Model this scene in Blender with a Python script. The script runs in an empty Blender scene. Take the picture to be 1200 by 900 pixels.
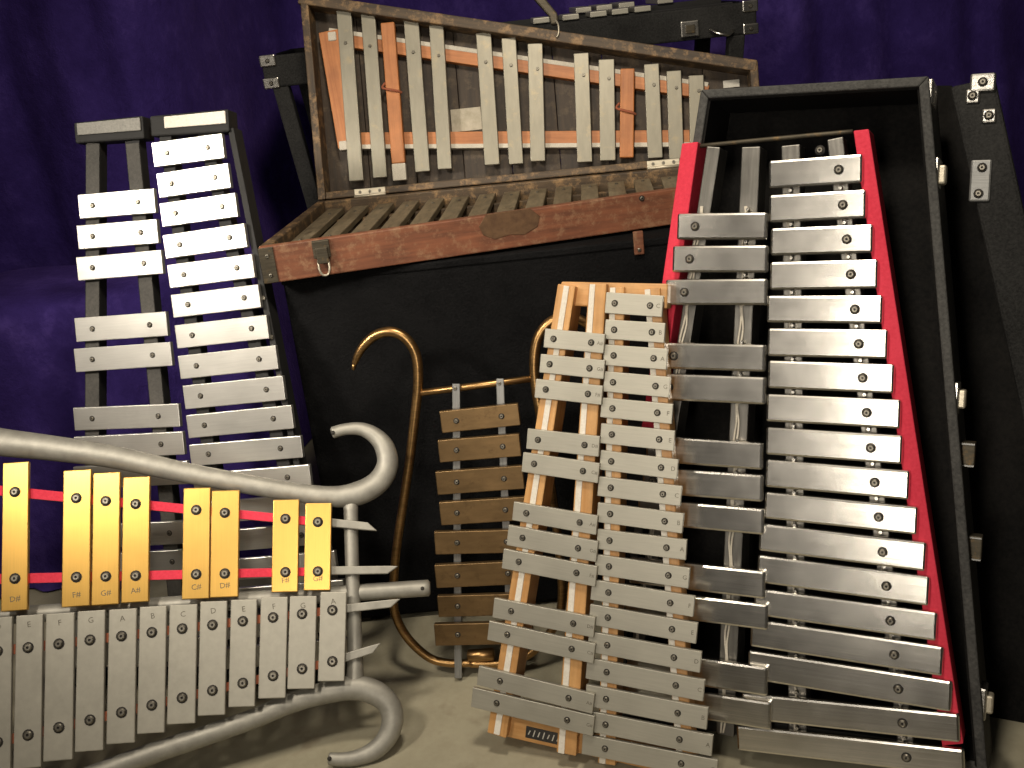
import bpy, bmesh, math, random
from mathutils import Vector, Matrix
random.seed(7)
sc = bpy.context.scene
COL = sc.collection

# ------------------------------------------------------------------ camera
FPX, PITCH, ROLL, CAMH = 1250.0, math.radians(20), math.radians(6.5), 0.78
_F = Vector((0, math.cos(PITCH), -math.sin(PITCH)))
_R0 = Vector((1, 0, 0)); _U0 = Vector((0, math.sin(PITCH), math.cos(PITCH)))
CR = math.cos(ROLL) * _R0 - math.sin(ROLL) * _U0
CU = math.sin(ROLL) * _R0 + math.cos(ROLL) * _U0
CP = Vector((0, 0, CAMH))
cd = bpy.data.cameras.new('camera'); cam = bpy.data.objects.new('camera', cd); COL.objects.link(cam)
cd.sensor_width = 36; cd.lens = 36 * FPX / 1200; cd.clip_start = 0.02; cd.clip_end = 60
cam.matrix_world = Matrix((( CR.x, CU.x, -_F.x, CP.x), (CR.y, CU.y, -_F.y, CP.y), (CR.z, CU.z, -_F.z, CP.z), (0, 0, 0, 1)))
sc.camera = cam

# ------------------------------------------------------------------ light
w = bpy.data.worlds.new('World'); sc.world = w; w.use_nodes = True
w.node_tree.nodes['Background'].inputs[0].default_value = (1.0, 0.93, 0.82, 1)
w.node_tree.nodes['Background'].inputs[1].default_value = 0.018
def area(name, loc, target, size, power, col, spread=180, size_y=None):
    l = bpy.data.lights.new(name, 'AREA'); l.spread = math.radians(spread); l.shape = 'DISK'; l.size = size; l.energy = power; l.color = col
    if size_y: l.shape = 'ELLIPSE'; l.size_y = size_y
    o = bpy.data.objects.new(name, l); COL.objects.link(o); o.location = loc
    o.rotation_euler = (Vector(target) - Vector(loc)).to_track_quat('-Z', 'Y').to_euler()
    return o
area('key_lamp', (0.04, 0.70, 1.42), (0.06, 1.32, 0.50), 0.18, 6.2, (1.0, 0.89, 0.73), 150)
area('front_fill', (-0.19, -0.01, 0.76), (0.27, 1.05, 0.42), 0.11, 1.5, (1.0, 0.91, 0.78), 85, 0.90)  # lamp stretched tall, standing in for unseen lit walls reflected in the steel bars
area('left_lamp', (-1.06, 0.45, 1.14), (-0.28, 1.3, 0.50), 0.20, 1.05, (1.0, 0.91, 0.78), 44)
area('gold_bar_fill', (-0.64, 0.40, 1.18), (-0.36, 1.05, 0.30), 0.16, 0.95, (1.0, 0.90, 0.76), 62)  # added light, placed to put a highlight on the gold bars
sc.view_settings.view_transform = 'Standard'; sc.view_settings.look = 'None'
sc.view_settings.exposure = 0; sc.view_settings.gamma = 1
sc.render.resolution_x = 1024; sc.render.resolution_y = 768

# ------------------------------------------------------------------ materials
def nodes_of(name):
    m = bpy.data.materials.new(name); m.use_nodes = True
    nt = m.node_tree
    return m, nt, nt.nodes['Principled BSDF']
def coords(nt, scale, rnd=True):
    tc = nt.nodes.new('ShaderNodeTexCoord'); mp = nt.nodes.new('ShaderNodeMapping')
    mp.inputs['Scale'].default_value = scale
    if rnd:
        oi = nt.nodes.new('ShaderNodeObjectInfo'); ml = nt.nodes.new('ShaderNodeVectorMath'); ml.operation = 'SCALE'
        cmb = nt.nodes.new('ShaderNodeCombineXYZ')
        for k in range(3): nt.links.new(oi.outputs['Random'], cmb.inputs[k])
        nt.links.new(cmb.outputs[0], ml.inputs[0]); ml.inputs['Scale'].default_value = 9.0
        ad = nt.nodes.new('ShaderNodeVectorMath'); ad.operation = 'ADD'
        nt.links.new(tc.outputs['Object'], ad.inputs[0]); nt.links.new(ml.outputs[0], ad.inputs[1])
        nt.links.new(ad.outputs[0], mp.inputs['Vector'])
    else:
        nt.links.new(tc.outputs['Object'], mp.inputs['Vector'])
    return mp
def noise(nt, vec, scale, detail=4, rough=.6):
    n = nt.nodes.new('ShaderNodeTexNoise'); n.inputs['Scale'].default_value = scale
    n.inputs['Detail'].default_value = detail; n.inputs['Roughness'].default_value = rough
    nt.links.new(vec.outputs[0], n.inputs['Vector']); return n
def ramp(nt, fac, stops):
    r = nt.nodes.new('ShaderNodeValToRGB'); e = r.color_ramp.elements
    while len(e) < len(stops): e.new(.5)
    for k, (p, c) in enumerate(stops):
        e[k].position = p; e[k].color = (*c, 1) if len(c) == 3 else c
    nt.links.new(fac, r.inputs[0]); return r
def mixc(nt, fac, a, b, mode='MIX'):
    m = nt.nodes.new('ShaderNodeMix'); m.data_type = 'RGBA'; m.blend_type = mode
    if isinstance(fac, float): m.inputs[0].default_value = fac
    else: nt.links.new(fac, m.inputs[0])
    nt.links.new(a, m.inputs[6]); nt.links.new(b, m.inputs[7]); return m
def scaled(c, k): return tuple(min(1, x * k) for x in c)
def metal(name, col, metallic, rough, brush=(8, 160, 60), var=.18, spots=None, bump=.15, aniso=0, rvar=.12):
    m, nt, b = nodes_of(name)
    n1 = noise(nt, coords(nt, brush), 4, 5)
    n2 = noise(nt, coords(nt, (1, 1, 1)), 26, 4)
    c1 = ramp(nt, n1.outputs[0], [(.3, scaled(col, 1 - var)), (.7, scaled(col, 1 + var))])
    c2 = ramp(nt, n2.outputs[0], [(.3, (1 - var,) * 3), (.68, (1, 1, 1))])
    mx = mixc(nt, 1.0, c1.outputs[0], c2.outputs[0], 'MULTIPLY'); out = mx.outputs[2]
    if spots:
        n3 = noise(nt, coords(nt, (1, 1, 1)), 70, 5, .7)
        f = ramp(nt, n3.outputs[0], [(.56, (0, 0, 0)), (.70, (1, 1, 1))])
        sp = nt.nodes.new('ShaderNodeRGB'); sp.outputs[0].default_value = (*spots, 1)
        mx2 = mixc(nt, f.outputs[0], out, sp.outputs[0]); out = mx2.outputs[2]
    nt.links.new(out, b.inputs['Base Color']); b.inputs['Metallic'].default_value = metallic
    rr = nt.nodes.new('ShaderNodeMapRange'); rr.inputs[3].default_value = rough - rvar * .5; rr.inputs[4].default_value = rough + rvar
    nt.links.new(n2.outputs[0], rr.inputs[0]); nt.links.new(rr.outputs[0], b.inputs['Roughness'])
    bp = nt.nodes.new('ShaderNodeBump'); bp.inputs['Strength'].default_value = bump; bp.inputs['Distance'].default_value = .0006
    nt.links.new(n1.outputs[0], bp.inputs['Height']); nt.links.new(bp.outputs[0], b.inputs['Normal'])
    if aniso: b.inputs['Anisotropic'].default_value = aniso
    return m
def wood(name, col, dark, rough=.55, stretch=(3, 60, 60), wear=None, bump=.3):
    m, nt, b = nodes_of(name)
    n1 = noise(nt, coords(nt, stretch), 3, 6, .65)
    n2 = noise(nt, coords(nt, (1, 1, 1)), 22, 5, .65)
    c1 = ramp(nt, n1.outputs[0], [(.32, dark), (.68, col)])
    c2 = ramp(nt, n2.outputs[0], [(.3, (.62, .6, .58)), (.65, (1, 1, 1))])
    mx = mixc(nt, .8, c1.outputs[0], c2.outputs[0], 'MULTIPLY'); out = mx.outputs[2]
    if wear:
        n3 = noise(nt, coords(nt, (1, 1, 1)), 55, 6, .75)
        f = ramp(nt, n3.outputs[0], [(.50, (0, 0, 0)), (.66, (.9, .9, .9))])
        sp = nt.nodes.new('ShaderNodeRGB'); sp.outputs[0].default_value = (*wear, 1)
        out = mixc(nt, f.outputs[0], out, sp.outputs[0]).outputs[2]
    nt.links.new(out, b.inputs['Base Color']); b.inputs['Roughness'].default_value = rough
    bp = nt.nodes.new('ShaderNodeBump'); bp.inputs['Strength'].default_value = bump; bp.inputs['Distance'].default_value = .0008
    nt.links.new(n1.outputs[0], bp.inputs['Height']); nt.links.new(bp.outputs[0], b.inputs['Normal'])
    return m
def cloth(name, col, col2, rough=.7, scale=500, bump=.5, spec=.3, dist=.0008):
    m, nt, b = nodes_of(name)
    n1 = noise(nt, coords(nt, (1, 1, 1)), scale, 3); n2 = noise(nt, coords(nt, (1, 1, 1)), 12, 5)
    mr = nt.nodes.new('ShaderNodeMath'); mr.operation = 'MULTIPLY_ADD'; mr.inputs[1].default_value = .5
    nt.links.new(n1.outputs[0], mr.inputs[0])
    h = nt.nodes.new('ShaderNodeMath'); h.operation = 'MULTIPLY'; h.inputs[1].default_value = .5
    nt.links.new(n2.outputs[0], h.inputs[0]); nt.links.new(h.outputs[0], mr.inputs[2])
    c = ramp(nt, mr.outputs[0], [(.36, col), (.64, col2)])
    nt.links.new(c.outputs[0], b.inputs['Base Color']); b.inputs['Roughness'].default_value = rough
    b.inputs['Specular IOR Level'].default_value = spec
    bp = nt.nodes.new('ShaderNodeBump'); bp.inputs['Strength'].default_value = bump; bp.inputs['Distance'].default_value = dist
    nt.links.new(n1.outputs[0], bp.inputs['Height']); nt.links.new(bp.outputs[0], b.inputs['Normal'])
    return m
M = {}
M['alu_left'] = metal('satin_aluminium', (.70, .68, .63), .8, .31, rvar=.05, bump=.05, var=.05, spots=None)
M['alu_mini'] = metal('grey_aluminium', (.43, .41, .345), .6, .44, var=.06, bump=.06, spots=None)
M['alu_lyre'] = metal('dull_aluminium', (.40, .38, .32), .4, .45, var=.06, brush=(30, 30, 30), bump=.06)
M['steel'] = metal('brushed_steel', (.80, .77, .71), 1.0, .22, brush=(2, 130, 60), var=.13, bump=.05, rvar=.05)
M['gold'] = metal('gold_lacquer', (.78, .47, .12), .85, .31, brush=(5, 320, 120), var=.05, bump=.05, rvar=.03)
M['bronze'] = metal('tarnished_bronze', (.20, .125, .055), .75, .38, brush=(10, 40, 40), var=.16, spots=(.13, .08, .035), bump=.08)
M['brass_tube'] = metal('aged_brass_tube', (.42, .25, .10), .95, .30, var=.3, spots=(.16, .09, .04))
M['cast'] = metal('cast_aluminium', (.36, .345, .30), .5, .50, brush=(18, 18, 18), var=.14, bump=.35)
M['strap'] = metal('zinc_strap', (.30, .30, .29), .7, .45, var=.2)
M['old_steel'] = metal('old_nickel_bars', (.27, .25, .195), .5, .42, brush=(10, 40, 40), var=.08, spots=(.33, .28, .19), bump=.08)
M['tray_steel'] = metal('tarnished_bars', (.25, .20, .125), .45, .5, brush=(8, 40, 40), var=.3, spots=(.10, .07, .04))
M['chrome'] = metal('worn_chrome', (.75, .72, .66), 1.0, .24, var=.2)
M['screw'] = metal('screw_steel', (.25, .23, .19), .9, .38, var=.25)
M['iron'] = metal('dark_iron', (.10, .085, .06), .7, .55, var=.3, spots=(.2, .13, .06))
M['rubber'] = cloth('dark_rubber', (.02, .018, .015), (.035, .03, .026), .6)
M['hinge'] = metal('nickel_hinge', (.60, .54, .42), .6, .4, var=.2)
M['rail_grey'] = metal('grey_rail', (.22, .21, .19), .9, .36, var=.2, brush=(6, 80, 40))
M['black_metal'] = metal('black_frame_paint', (.012, .0115, .011), .0, .7, var=.3)
M['tape'] = cloth('grey_felt', (.05, .048, .044), (.085, .08, .072), .8, 300)
M['cap_felt'] = cloth('pale_grey_felt', (.20, .195, .18), (.30, .29, .26), .8, 300)
M['tolex'] = cloth('black_tolex', (.002, .002, .0023), (.009, .009, .0095), .8, 420, .9, .1, .0014)
M['tolex_grey'] = cloth('worn_tolex', (.012, .0118, .0115), (.036, .0355, .034), .75, 380, .9, .15, .0012)
M['rim_tape'] = cloth('scuffed_edge_tape', (.032, .0315, .03), (.09, .088, .082), .7, 300, .9, .3)
M['stamp'] = cloth('stamped_letter', (.10, .09, .07), (.17, .155, .12), .7)
M['plush'] = cloth('black_plush', (.006, .006, .006), (.014, .013, .012), .95, 240, .6, .1)
M['red_felt'] = cloth('red_felt', (.64, .038, .068), (.78, .06, .10), .8, 300, .4, .15)
M['white_felt'] = cloth('white_felt', (.66, .61, .52), (.8, .76, .68), .9, 400)
M['cord'] = cloth('pale_cord', (.5, .46, .38), (.7, .65, .55), .8, 700)
M['pine'] = wood('varnished_pine', (.70, .40, .16), (.55, .27, .085), .42, bump=.15)
M['orange_wood'] = wood('orange_wood', (.60, .235, .075), (.44, .15, .04), .5)
M['lid_wood'] = wood('dark_board', (.062, .040, .023), (.026, .018, .011), .65, (3, 40, 40), wear=(.10, .07, .04))
M['rim_wood'] = wood('worn_edge_wood', (.13, .085, .045), (.045, .03, .017), .6, (3, 40, 40), wear=(.33, .20, .09))
M['red_wood'] = wood('red_stained_wood', (.26, .092, .042), (.13, .046, .022), .6, (4, 50, 50), wear=(.27, .15, .08))
M['leather'] = cloth('old_leather', (.085, .045, .023), (.15, .085, .042), .7, 120, .8)
M['paper'] = cloth('paper_label', (.34, .30, .22), (.55, .50, .40), .85, 90)
M['elastic'] = cloth('red_elastic', (.26, .075, .04), (.36, .12, .06), .8)
M['ink'] = cloth('ink', (.03, .028, .025), (.06, .055, .05), .7)
M['white_ink'] = cloth('pale_ink', (.5, .48, .42), (.65, .62, .55), .7)
def velvet():
    m, nt, b = nodes_of('purple_velvet')
    n1 = noise(nt, coords(nt, (1, 1, .8), False), 7, 8, .75); n2 = noise(nt, coords(nt, (1, 1, 1), False), 500, 2)
    c = ramp(nt, n1.outputs[0], [(.28, (.023, .012, .092)), (.52, (.049, .028, .178)), (.74, (.115, .070, .33))])
    nt.links.new(c.outputs[0], b.inputs['Base Color']); b.inputs['Roughness'].default_value = .85
    b.inputs['Specular IOR Level'].default_value = .1
    b.inputs['Sheen Weight'].default_value = .22; b.inputs['Sheen Tint'].default_value = (.35, .2, .75, 1); b.inputs['Sheen Roughness'].default_value = .4
    bp = nt.nodes.new('ShaderNodeBump'); bp.inputs['Strength'].default_value = .4; bp.inputs['Distance'].default_value = .002
    nt.links.new(n2.outputs[0], bp.inputs['Height'])
    bp2 = nt.nodes.new('ShaderNodeBump'); bp2.inputs['Strength'].default_value = .5; bp2.inputs['Distance'].default_value = .02
    nt.links.new(n1.outputs[0], bp2.inputs['Height']); nt.links.new(bp.outputs[0], bp2.inputs['Normal'])
    nt.links.new(bp2.outputs[0], b.inputs['Normal']); return m
M['velvet'] = velvet()
def floor_mat():
    m, nt, b = nodes_of('painted_concrete')
    v = coords(nt, (1, 1, 1), False)
    n1 = noise(nt, v, 5, 6, .6); n2 = noise(nt, v, 34, 5, .7); n3 = noise(nt, v, 13, 4, .55)
    c = ramp(nt, n1.outputs[0], [(.3, (.33, .305, .215)), (.7, (.42, .385, .28))])
    d = ramp(nt, n2.outputs[0], [(.3, (.82, .80, .78)), (.62, (1, 1, 1))])
    mx = mixc(nt, .8, c.outputs[0], d.outputs[0], 'MULTIPLY')
    f = ramp(nt, n3.outputs[0], [(.63, (0, 0, 0)), (.74, (.55, .55, .55))])
    st = nt.nodes.new('ShaderNodeRGB'); st.outputs[0].default_value = (.16, .115, .07, 1)
    mx2 = mixc(nt, f.outputs[0], mx.outputs[2], st.outputs[0])
    nt.links.new(mx2.outputs[2], b.inputs['Base Color'])
    b.inputs['Roughness'].default_value = .62
    bp = nt.nodes.new('ShaderNodeBump'); bp.inputs['Strength'].default_value = .25; bp.inputs['Distance'].default_value = .002
    nt.links.new(n2.outputs[0], bp.inputs['Height']); nt.links.new(bp.outputs[0], b.inputs['Normal']); return m
M['floor'] = floor_mat()

# ------------------------------------------------------------------ builders
WM = {}
def link(name, me, Mw, parent, *mats):
    o = bpy.data.objects.new(name, me); COL.objects.link(o)
    if me is not None and len(me.materials) == 0:
        for m in mats: me.materials.append(M[m])
    WM[o] = Mw
    if parent:
        o.parent = parent; o.matrix_parent_inverse = WM[parent].inverted()
    o.matrix_basis = Mw
    return o
def thing(name, label, cat, Mw):
    o = link(name, None, Mw, None); o['label'] = label; o['category'] = cat; o.empty_display_size = .03
    return o
def to_mesh(bm, name, smooth=False):
    bmesh.ops.recalc_face_normals(bm, faces=bm.faces)
    me = bpy.data.meshes.new(name); bm.to_mesh(me); bm.free()
    if smooth:
        for p in me.polygons: p.use_smooth = True
    return me
class Frame:
    """a plane standing in the room: x level, y up the slope, z out of the face"""
    def __init__(s, o, x, y):
        s.o = Vector(o); s.x = Vector(x).normalized(); s.z = s.x.cross(Vector(y)).normalized(); s.y = s.z.cross(s.x)
        s.M = Matrix(((s.x.x, s.y.x, s.z.x, s.o.x), (s.x.y, s.y.y, s.z.y, s.o.y), (s.x.z, s.y.z, s.z.z, s.o.z), (0, 0, 0, 1)))
        s.Mi = s.M.inverted()
    def px(s, x, y, z=0.0):
        d = _F + (x - 600) / FPX * CR - (y - 450) / FPX * CU
        t = (s.o + s.z * z - CP).dot(s.z) / d.dot(s.z)
        q = s.Mi @ (CP + d * t)
        return Vector((q.x, q.y))
def standing(x, y, ux, uy):
    """frame of a leaning instrument whose foot stands on the floor where the photo shows (x, y)"""
    d = _F + (x - 600) / FPX * CR - (y - 450) / FPX * CU
    o = CP + d * (-CP.z / d.z)
    n = (ux * CR - uy * CU + _F).normalized()
    lx = n.cross(Vector((0, 0, 1)));
    if lx.x < 0: lx = -lx
    return Frame(o, lx, Vector((0, 0, 1)) - n * n.z)
def prism(name, fr, poly, z0, z1, mat, parent, bev=.001, seg=2, align=0):
    """polygon in the frame's plane given depth from z0 to z1; local X runs along edge `align`"""
    c = sum((Vector(p) for p in poly), Vector((0, 0))) / len(poly)
    e = Vector(poly[(align + 1) % len(poly)]) - Vector(poly[align]); a = math.atan2(e.y, e.x)
    R = Matrix.Rotation(-a, 2); zc = (z0 + z1) / 2; hz = abs(z1 - z0) / 2
    bm = bmesh.new(); pts = [R @ (Vector(p) - c) for p in poly]
    lo = [bm.verts.new((p.x, p.y, -hz)) for p in pts]; hi = [bm.verts.new((p.x, p.y, hz)) for p in pts]
    bm.faces.new(lo); bm.faces.new(hi); n = len(pts)
    for i in range(n): bm.faces.new((lo[i], lo[(i + 1) % n], hi[(i + 1) % n], hi[i]))
    bmesh.ops.recalc_face_normals(bm, faces=bm.faces)
    if bev > 0: bmesh.ops.bevel(bm, geom=list(bm.edges), offset=bev, segments=seg, profile=.5, affect='EDGES')
    me = to_mesh(bm, name)
    return link(name, me, fr.M @ Matrix.Translation((c.x, c.y, zc)) @ Matrix.Rotation(a, 4, 'Z'), parent, mat)
def strip(name, fr, p, q, w0, w1, z0, z1, mat, parent, bev=.0008):
    """straight rail from p to q, widths w0 at p and w1 at q"""
    p, q = Vector(p), Vector(q); d = (q - p).normalized(); n = Vector((-d.y, d.x))
    return prism(name, fr, [p - n * w0 / 2, q - n * w1 / 2, q + n * w1 / 2, p + n * w0 / 2], z0, z1, mat, parent, bev)
def stripx(name, fr, p, q, w0, w1, z0, z1, mat, parent, bev=.0008):
    """the same, ends given where the photo shows them, widths in photo pixels"""
    a, b = fr.px(*p, z1), fr.px(*q, z1)
    k = (fr.px(p[0] + 10, p[1], z1) - a).length / 10
    return strip(name, fr, a, b, w0 * k, w1 * k, z0, z1, mat, parent, bev)
def box(name, fr, x0, x1, y0, y1, z0, z1, mat, parent, bev=.001):
    return prism(name, fr, [(x0, y0), (x1, y0), (x1, y1), (x0, y1)], z0, z1, mat, parent, bev)
def tube(name, fr, pts, mat, parent, sub=6, seg=14, flat=1.0, cap=True):
    """round bar along pts = [(x, y, z, radius)] in the frame, smoothed by a spline"""
    P = [Vector(p[:3]) for p in pts]; Rr = [p[3] for p in pts]; path = []
    if len(P) == 2: path = [(P[0], Rr[0]), (P[1], Rr[1])]
    else:
        for i in range(len(P) - 1):
            a, b, c, d = P[max(i - 1, 0)], P[i], P[i + 1], P[min(i + 2, len(P) - 1)]
            for k in range(sub):
                t = k / sub
                path.append((.5 * ((2 * b) + (c - a) * t + (2 * a - 5 * b + 4 * c - d) * t * t + (3 * b - a - 3 * c + d) * t ** 3), Rr[i] * (1 - t) + Rr[i + 1] * t))
        path.append((P[-1], Rr[-1]))
    org = P[0].copy(); bm = bmesh.new(); rings = []; up = Vector((0, 0, 1))
    for i, (p, r) in enumerate(path):
        d = (path[min(i + 1, len(path) - 1)][0] - path[max(i - 1, 0)][0]).normalized()
        s = d.cross(up)
        if s.length < 1e-4: s = Vector((1, 0, 0))
        s.normalize(); v = s.cross(d)
        rings.append([bm.verts.new(p - org + (s * math.cos(2 * math.pi * k / seg) + v * flat * math.sin(2 * math.pi * k / seg)) * r) for k in range(seg)])
    for a, b in zip(rings, rings[1:]):
        for k in range(seg): bm.faces.new((a[k], a[(k + 1) % seg], b[(k + 1) % seg], b[k]))
    if cap:
        for ring, q in ((rings[0], 0), (rings[-1], -1)):
            d = (path[1][0] - path[0][0]).normalized() * -1 if q == 0 else (path[-1][0] - path[-2][0]).normalized()
            r = path[q][1]; cc = sum((x.co for x in ring), Vector()) / seg
            inner = [bm.verts.new(cc + (x.co - cc) * .72 + d * r * .22) for x in ring]
            for k in range(seg): bm.faces.new((ring[k], ring[(k + 1) % seg], inner[(k + 1) % seg], inner[k]))
            bm.faces.new(inner)
    me = to_mesh(bm, name, True)
    return link(name, me, fr.M @ Matrix.Translation(org), parent, mat)
def screw_mesh(r, h, washer=True, mats=('rubber', 'screw')):
    bm = bmesh.new(); S = 12
    def ring(rr, z): return [bm.verts.new((rr * math.cos(2 * math.pi * k / S), rr * math.sin(2 * math.pi * k / S), z)) for k in range(S)]
    rs = []
    if washer: rs += [(ring(r * 1.35, 0), 0), (ring(r * 1.35, h * .25), 0), (ring(r, h * .25), 0)]
    else: rs += [(ring(r, 0), 1)]
    rs += [(ring(r, h * .7), 1), (ring(r * .72, h), 1)]
    for (a, _), (b, mi) in zip(rs, rs[1:]):
        for k in range(S):
            f = bm.faces.new((a[k], a[(k + 1) % S], b[(k + 1) % S], b[k])); f.material_index = mi
    # slotted head: the slot is cut as a recess
    top = rs[-1][0]; rt = r * .72
    inner = ring(rt * .45, h); low = ring(rt * .42, h * .55)
    for k in range(S):
        f = bm.faces.new((top[k], top[(k + 1) % S], inner[(k + 1) % S], inner[k])); f.material_index = 1
        f = bm.faces.new((inner[k], inner[(k + 1) % S], low[(k + 1) % S], low[k])); f.material_index = 0
    f = bm.faces.new(low); f.material_index = 0
    me = to_mesh(bm, 'screw')
    for m in mats: me.materials.append(M[m])
    return me
SCREW = dict(small=screw_mesh(.0026, .0024), mid=screw_mesh(.0036, .003), lyre=screw_mesh(.0044, .003), tiny=screw_mesh(.0022, .0016, False), lug=screw_mesh(.004, .004, False, ('chrome', 'chrome')), pin=screw_mesh(.0022, .012, False, ('chrome', 'chrome')))
def bar(fr, quad, z1, th, mat, parent, name='bar', bev=.0009, vertical=False, seg=2):
    """rectangular sounding bar; quad = TL, TR, BR, BL as the photo shows them"""
    q = [fr.px(*p, z1) for p in quad]
    if vertical: a, b = (q[3] + q[2]) / 2, (q[0] + q[1]) / 2; W = ((q[1] - q[0]).length + (q[2] - q[3]).length) / 2
    else: a, b = (q[0] + q[3]) / 2, (q[1] + q[2]) / 2; W = None
    d = (b - a); L = d.length; d.normalize(); n = Vector((-d.y, d.x))
    if W is None: W = (abs((q[0] - q[3]).dot(n)) + abs((q[1] - q[2]).dot(n))) / 2
    o = strip(name, fr, a, b, W, W, z1 - th, z1, mat, parent, bev)
    o['_a'] = 0; del o['_a']
    return o, a, d, L, W
def place(me, name, fr, parent, xy, z, rot=0.0):
    return link(name, me, fr.M @ Matrix.Translation((xy[0], xy[1], z)) @ Matrix.Rotation(rot, 4, 'Z'), parent)
def on_line(l, y=None, x=None):
    (x0, y0), (x1, y1) = l
    if y is not None: return x0 + (x1 - x0) * (y - y0) / (y1 - y0)
    return y0 + (y1 - y0) * (x - x0) / (x1 - x0)
GLY = {}
def glyph(txt, size):
    if (txt, size) not in GLY:
        cu = bpy.data.curves.new('note', 'FONT'); cu.body = txt; cu.size = size; cu.align_x = 'CENTER'; cu.align_y = 'CENTER'; cu.resolution_u = 2
        ob = bpy.data.objects.new('note', cu); COL.objects.link(ob)
        me = bpy.data.meshes.new_from_object(ob.evaluated_get(bpy.context.evaluated_depsgraph_get()))
        bpy.data.objects.remove(ob); me.materials.clear(); me.materials.append(M['stamp']); GLY[(txt, size)] = me
    return GLY[(txt, size)]
def screws(fr, o, quad, lines, z, kind, vertical=False):
    for l in lines:
        if l is None: continue
        ym = sum(p[1] for p in quad) / 4; xm = sum(p[0] for p in quad) / 4
        if vertical:
            x = xm; y = on_line(l, x=x)
        else:
            x = on_line(l, y=ym)
            sl = ((quad[1][1] - quad[0][1]) + (quad[2][1] - quad[3][1])) / ((quad[1][0] - quad[0][0]) + (quad[2][0] - quad[3][0]))
            y = ym + (x - xm) * sl
        place(SCREW[kind], 'screw', fr, o, fr.px(x, y, z), z - .0002, random.uniform(0, 3))

# ------------------------------------------------------------------ setting
def floor():
    bm = bmesh.new(); v = [bm.verts.new(p) for p in ((-2.5, -1, 0), (2.5, -1, 0), (2.5, 3, 0), (-2.5, 3, 0))]; bm.faces.new(v)
    o = link('floor', to_mesh(bm, 'floor'), Matrix(), None, 'floor'); o['kind'] = 'structure'
floor()
def curtain():
    bm = bmesh.new(); nx, nz = 300, 60; g = []
    for i in range(nx + 1):
        x = -1.9 + 3.8 * i / nx; row = []
        s = 1 / (1 + math.exp(-(x + .41) / .025)); yb = 1.70 + .42 * s
        for k in range(nz + 1):
            z = 1.9 * k / nz
            f = .030 * math.sin(x * 17 + .5 * math.sin(z * 2.1) + .8) + .018 * math.sin(x * 41 + 1.3 * math.sin(z * 3 + x * 5)) + .008 * math.sin(x * 83 + z * 6)
            f *= .22 + .45 * (1 - z / 1.9) if x > -.3 else .6
            row.append(bm.verts.new((x, yb + f + .012 * math.sin(z * 7 + x * 9), z + .004)))
        g.append(row)
    for i in range(nx):
        for k in range(nz): bm.faces.new((g[i][k], g[i + 1][k], g[i + 1][k + 1], g[i][k + 1]))
    o = link('curtain', to_mesh(bm, 'curtain', True), Matrix(), None, 'velvet')
    o['label'] = 'dark purple velvet curtain hanging behind all the instruments'; o['category'] = 'curtain'
curtain()
def drape():
    """a lower length of the same velvet hung over a low support at the left"""
    bm = bmesh.new(); nx, prof = 150, [(1.705, .447), (1.62, .448), (1.54, .447), (1.50, .442), (1.487, .425), (1.482, .40), (1.48, .33), (1.478, .24), (1.472, .15), (1.462, .07), (1.445, .004)]
    g = []
    for i in range(nx + 1):
        x = -1.35 + 1.0 * i / nx; row = []
        for j, (y, z) in enumerate(prof):
            k = max(0, min(1, (j - 2) / 5)); e = x + .35 * (.45 - z)
            f = .016 * math.sin(e * 31 + 1.1) + .010 * math.sin(e * 57 + 2 * math.sin(z * 5)) + .004 * math.sin(e * 120)
            row.append(bm.verts.new((x, y + f * k, z + .0035 * math.sin(x * 23) * (1 - k))))
        g.append(row)
    for i in range(nx):
        for k in range(len(prof) - 1): bm.faces.new((g[i][k], g[i + 1][k], g[i + 1][k + 1], g[i][k + 1]))
    o = link('velvet_drape', to_mesh(bm, 'velvet_drape', True), Matrix(), None, 'velvet')
    o['label'] = 'lower purple velvet cloth in slanting folds, with a level top edge, left of silver glockenspiel'; o['category'] = 'cloth'
    md = o.modifiers.new('sub', 'SUBSURF'); md.levels = 1; md.render_levels = 1
drape()

GROUND = Frame((0, 0, 0), (1, 0, 0), (0, 1, 0))
# the trunk that carries the wooden case
def trunk():
    r = thing('trunk', 'large black textured trunk under the open wooden case', 'trunk', Matrix.Translation((.05, 1.5, 0)))
    fr = Frame((-.262, 1.262, 0), (1, -.03, 0), (.03, 1, 0))
    box('body', fr, 0, .72, 0, .5, .006, .488, 'tolex', r, .006)
    for x in (.02, .70):
        for y in (.02, .48): box('foot', fr, x - .015, x + .015, y - .015, y + .015, 0, .008, 'rubber', r, .002)
    fz = Frame(fr.M @ Vector((0, 0, 0)), fr.x, (0, 0, 1))
    box('edge_trim', fz, -.001, .721, .480, .4895, -.008, .002, 'tolex', r, .002)
    # latch tab
    a = fz.px(748, 284)
    t = box('latch', fz, a.x - .006, a.x + .006, a.y - .014, a.y + .014, .0, .005, 'red_wood', r, .001)
    place(SCREW['tiny'], 'screw', fz, t, (a.x, a.y - .008), .005)
trunk()

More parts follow.
